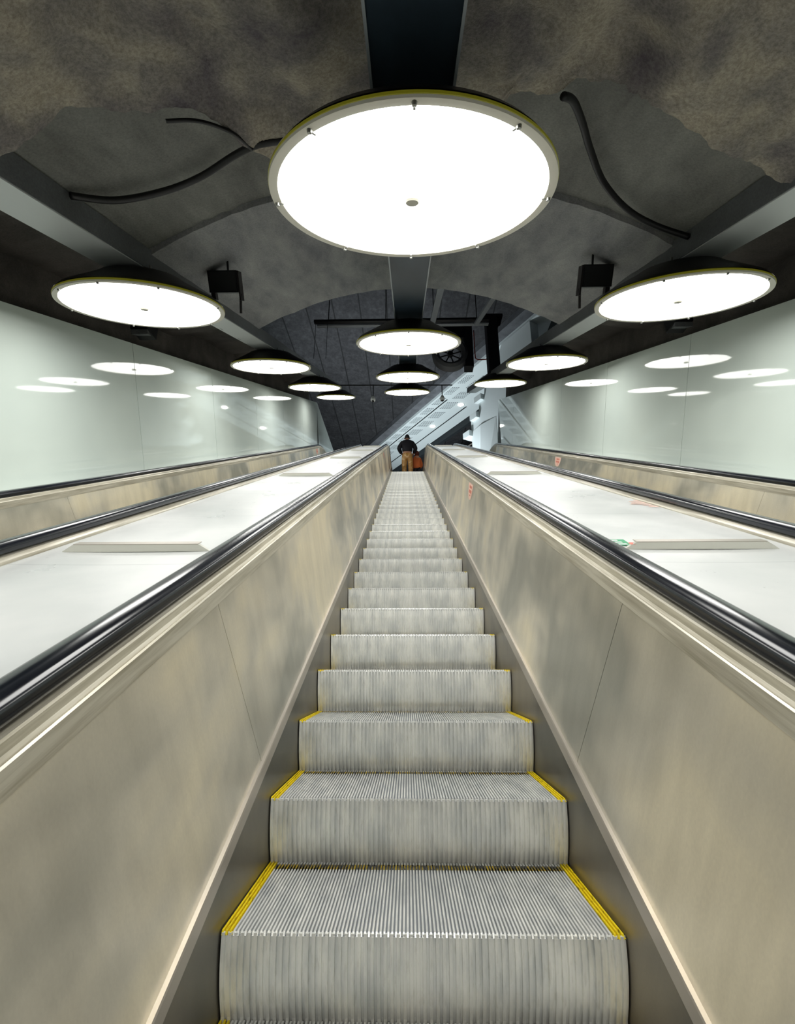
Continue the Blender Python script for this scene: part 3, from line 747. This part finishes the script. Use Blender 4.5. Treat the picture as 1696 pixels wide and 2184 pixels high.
# ------------------------------------------------------------------ people on the landing
def skin(name, mat, verts, edges, radii, parent, root=0, sub=2):
    me = bpy.data.meshes.new(name); me.from_pydata([tuple(v) for v in verts], edges, []); me.materials.append(mat)
    o = bpy.data.objects.new(name, me); COL.objects.link(o); o.parent = parent
    md = o.modifiers.new('skin', 'SKIN'); md.use_smooth_shade = True
    for i, r in enumerate(radii):
        rr = r if isinstance(r, tuple) else (r, r); me.skin_vertices[0].data[i].radius = rr
    me.skin_vertices[0].data[root].use_root = True
    s = o.modifiers.new('sub', 'SUBSURF'); s.levels = sub; s.render_levels = sub
    return o
def ball(name, mat, c, r, parent, seg=20):
    prof = [(math.sin(math.pi*i/12), -math.cos(math.pi*i/12)) for i in range(13)]
    g = G(); g.lathe(prof, seg, T=lambda v: Vector((c[0]+v.x*r[0], c[1]+v.y*r[1], c[2]+v.z*r[2]))); return g.build(name, mat, parent, local=True, smooth=True)
def man():
    r = empty('person', (-.005, 15.45, Z_FLOOR)); props(r, 'person in a black jacket and tan trousers seen from behind, bending their head forward', 'person'); r.scale = (1.04, 1.04, 1.045)
    V = [(0, 0, .95), (0, .02, 1.15), (0, .07, 1.36), (0, .12, 1.48), (0, .17, 1.56), (0, .22, 1.64),           # 0-5 trunk, neck, head
         (-.10, 0, .88), (-.115, .0, .50), (-.12, -.01, .10), (-.12, .12, .04),                                # 6-9
         (.10, 0, .88), (.115, .0, .50), (.12, -.01, .10), (.12, .12, .04),                                    # 10-13
         (-.17, .09, 1.42), (-.27, .07, 1.17), (-.17, .26, 1.05), (-.11, .32, 1.04),                           # 14-17
         (.17, .09, 1.42), (.27, .07, 1.17), (.20, .24, 1.05), (.17, .30, 1.02)]                               # 18-21
    Ed = [(0, 1), (1, 2), (2, 3), (3, 4), (4, 5), (0, 6), (6, 7), (7, 8), (8, 9), (0, 10), (10, 11), (11, 12), (12, 13), (2, 14), (14, 15), (15, 16), (16, 17), (2, 18), (18, 19), (19, 20), (20, 21)]
    Ra = [(.14, .10), (.14, .10), (.15, .10), .06, .06, (.075, .09), .085, .06, .045, .04, .085, .06, .045, .04, .055, .045, .035, .04, .055, .045, .035, .04]
    skin('body', m_skin, V, Ed, Ra, r)
    JV = [(0, 0, .98), (0, .01, 1.12), (0, .05, 1.30), (0, .09, 1.43), (0, .12, 1.50), (-.19, .08, 1.385), (-.285, .06, 1.17), (-.20, .22, 1.06), (.19, .08, 1.385), (.285, .06, 1.17), (.22, .20, 1.06)]
    JE = [(0, 1), (1, 2), (2, 3), (3, 4), (2, 5), (5, 6), (6, 7), (2, 8), (8, 9), (9, 10)]
    skin('jacket', m_jacket, JV, JE, [(.185, .14), (.20, .15), (.215, .15), (.15, .11), (.08, .07), .10, .085, .06, .10, .085, .06], r)
    TV = [(0, 0, 1.0), (0, 0, .93), (-.095, 0, .80), (-.105, -.005, .48), (-.11, -.01, .14), (.095, 0, .80), (.105, -.005, .48), (.11, -.01, .14)]
    skin('trousers', m_trouser, TV, [(0, 1), (1, 2), (2, 3), (3, 4), (1, 5), (5, 6), (6, 7)], [(.165, .125), (.175, .13), .108, .088, .078, .108, .088, .078], r)
    ball('hair', m_hair, (0, .205, 1.665), (.085, .098, .105), r)
    for sx in (-1, 1):
        ball('ear', m_skin, (sx*.087, .22, 1.635), (.014, .024, .033), r, 10)
        for k in range(5):                                                                                    # fingers in front of the body
            x = sx*(.14 if sx > 0 else .10); g = G(); b = Vector((x-.02*sx+.018*k*sx*.9, .32, 1.04)); g.tube([b, b+Vector((-.01*sx, .035, -.02)), b+Vector((-.02*sx, .045, -.045+.006*abs(k-2)))], [.010, .009, .007], 8); g.build('finger', m_skin, r, local=True, smooth=True)
        g = G(); g.tube([(sx*.115, -.07, .045), (sx*.118, .0, .05), (sx*.12, .10, .04), (sx*.122, .19, .028)], [.035, .045, .042, .025], 12); g.build('shoe', m_shoe, r, local=True, smooth=True)
man()
def child():
    r = empty('person', (.335, 15.62, Z_FLOOR)); props(r, 'small person in a rust orange coat, standing right beside the person in black', 'person'); r.scale = (1., 1., 1.1)
    V = [(0, 0, .55), (0, .01, .75), (0, .03, .86), (0, .06, .94), (0, .07, 1.02), (-.06, 0, .48), (-.065, 0, .26), (-.065, 0, .05), (-.065, .08, .03), (.06, 0, .48), (.065, 0, .26), (.065, 0, .05), (.065, .08, .03), (-.12, .03, .80), (-.15, .03, .62), (-.13, .10, .50), (.12, .03, .80), (.15, .03, .62), (.14, .10, .50)]
    Ed = [(0, 1), (1, 2), (2, 3), (3, 4), (0, 5), (5, 6), (6, 7), (7, 8), (0, 9), (9, 10), (10, 11), (11, 12), (2, 13), (13, 14), (14, 15), (2, 16), (16, 17), (17, 18)]
    skin('body', m_skin, V, Ed, [(.09, .07), (.09, .07), (.08, .06), .045, (.07, .08), .055, .04, .032, .03, .055, .04, .032, .03, .035, .03, .025, .035, .03, .025], r)
    CV = [(0, 0, .42), (0, 0, .56), (0, .01, .72), (0, .03, .84), (0, .05, .90), (-.12, .02, .80), (-.155, .02, .63), (-.14, .07, .52), (.12, .02, .80), (.16, .02, .63), (.15, .07, .52)]
    skin('coat', m_coat, CV, [(0, 1), (1, 2), (2, 3), (3, 4), (2, 5), (5, 6), (6, 7), (2, 8), (8, 9), (9, 10)], [(.185, .13), (.15, .12), (.125, .10), (.10, .085), (.06, .055), .055, .05, .045, .055, .05, .045], r)
    skin('trousers', m_jacket, [(0, 0, .52), (-.06, 0, .42), (-.07, 0, .12), (.06, 0, .42), (.07, 0, .12)], [(0, 1), (1, 2), (0, 3), (3, 4)], [(.10, .08), .075, .06, .075, .06], r)
    ball('hood', m_hood, (0, .05, 1.0), (.088, .095, .10), r)
    for sx in (-1, 1):
        g = G(); g.tube([(sx*.07, -.05, .035), (sx*.07, .03, .038), (sx*.07, .11, .025)], [.028, .036, .024], 10); g.build('shoe', m_shoe, r, local=True, smooth=True)
child()
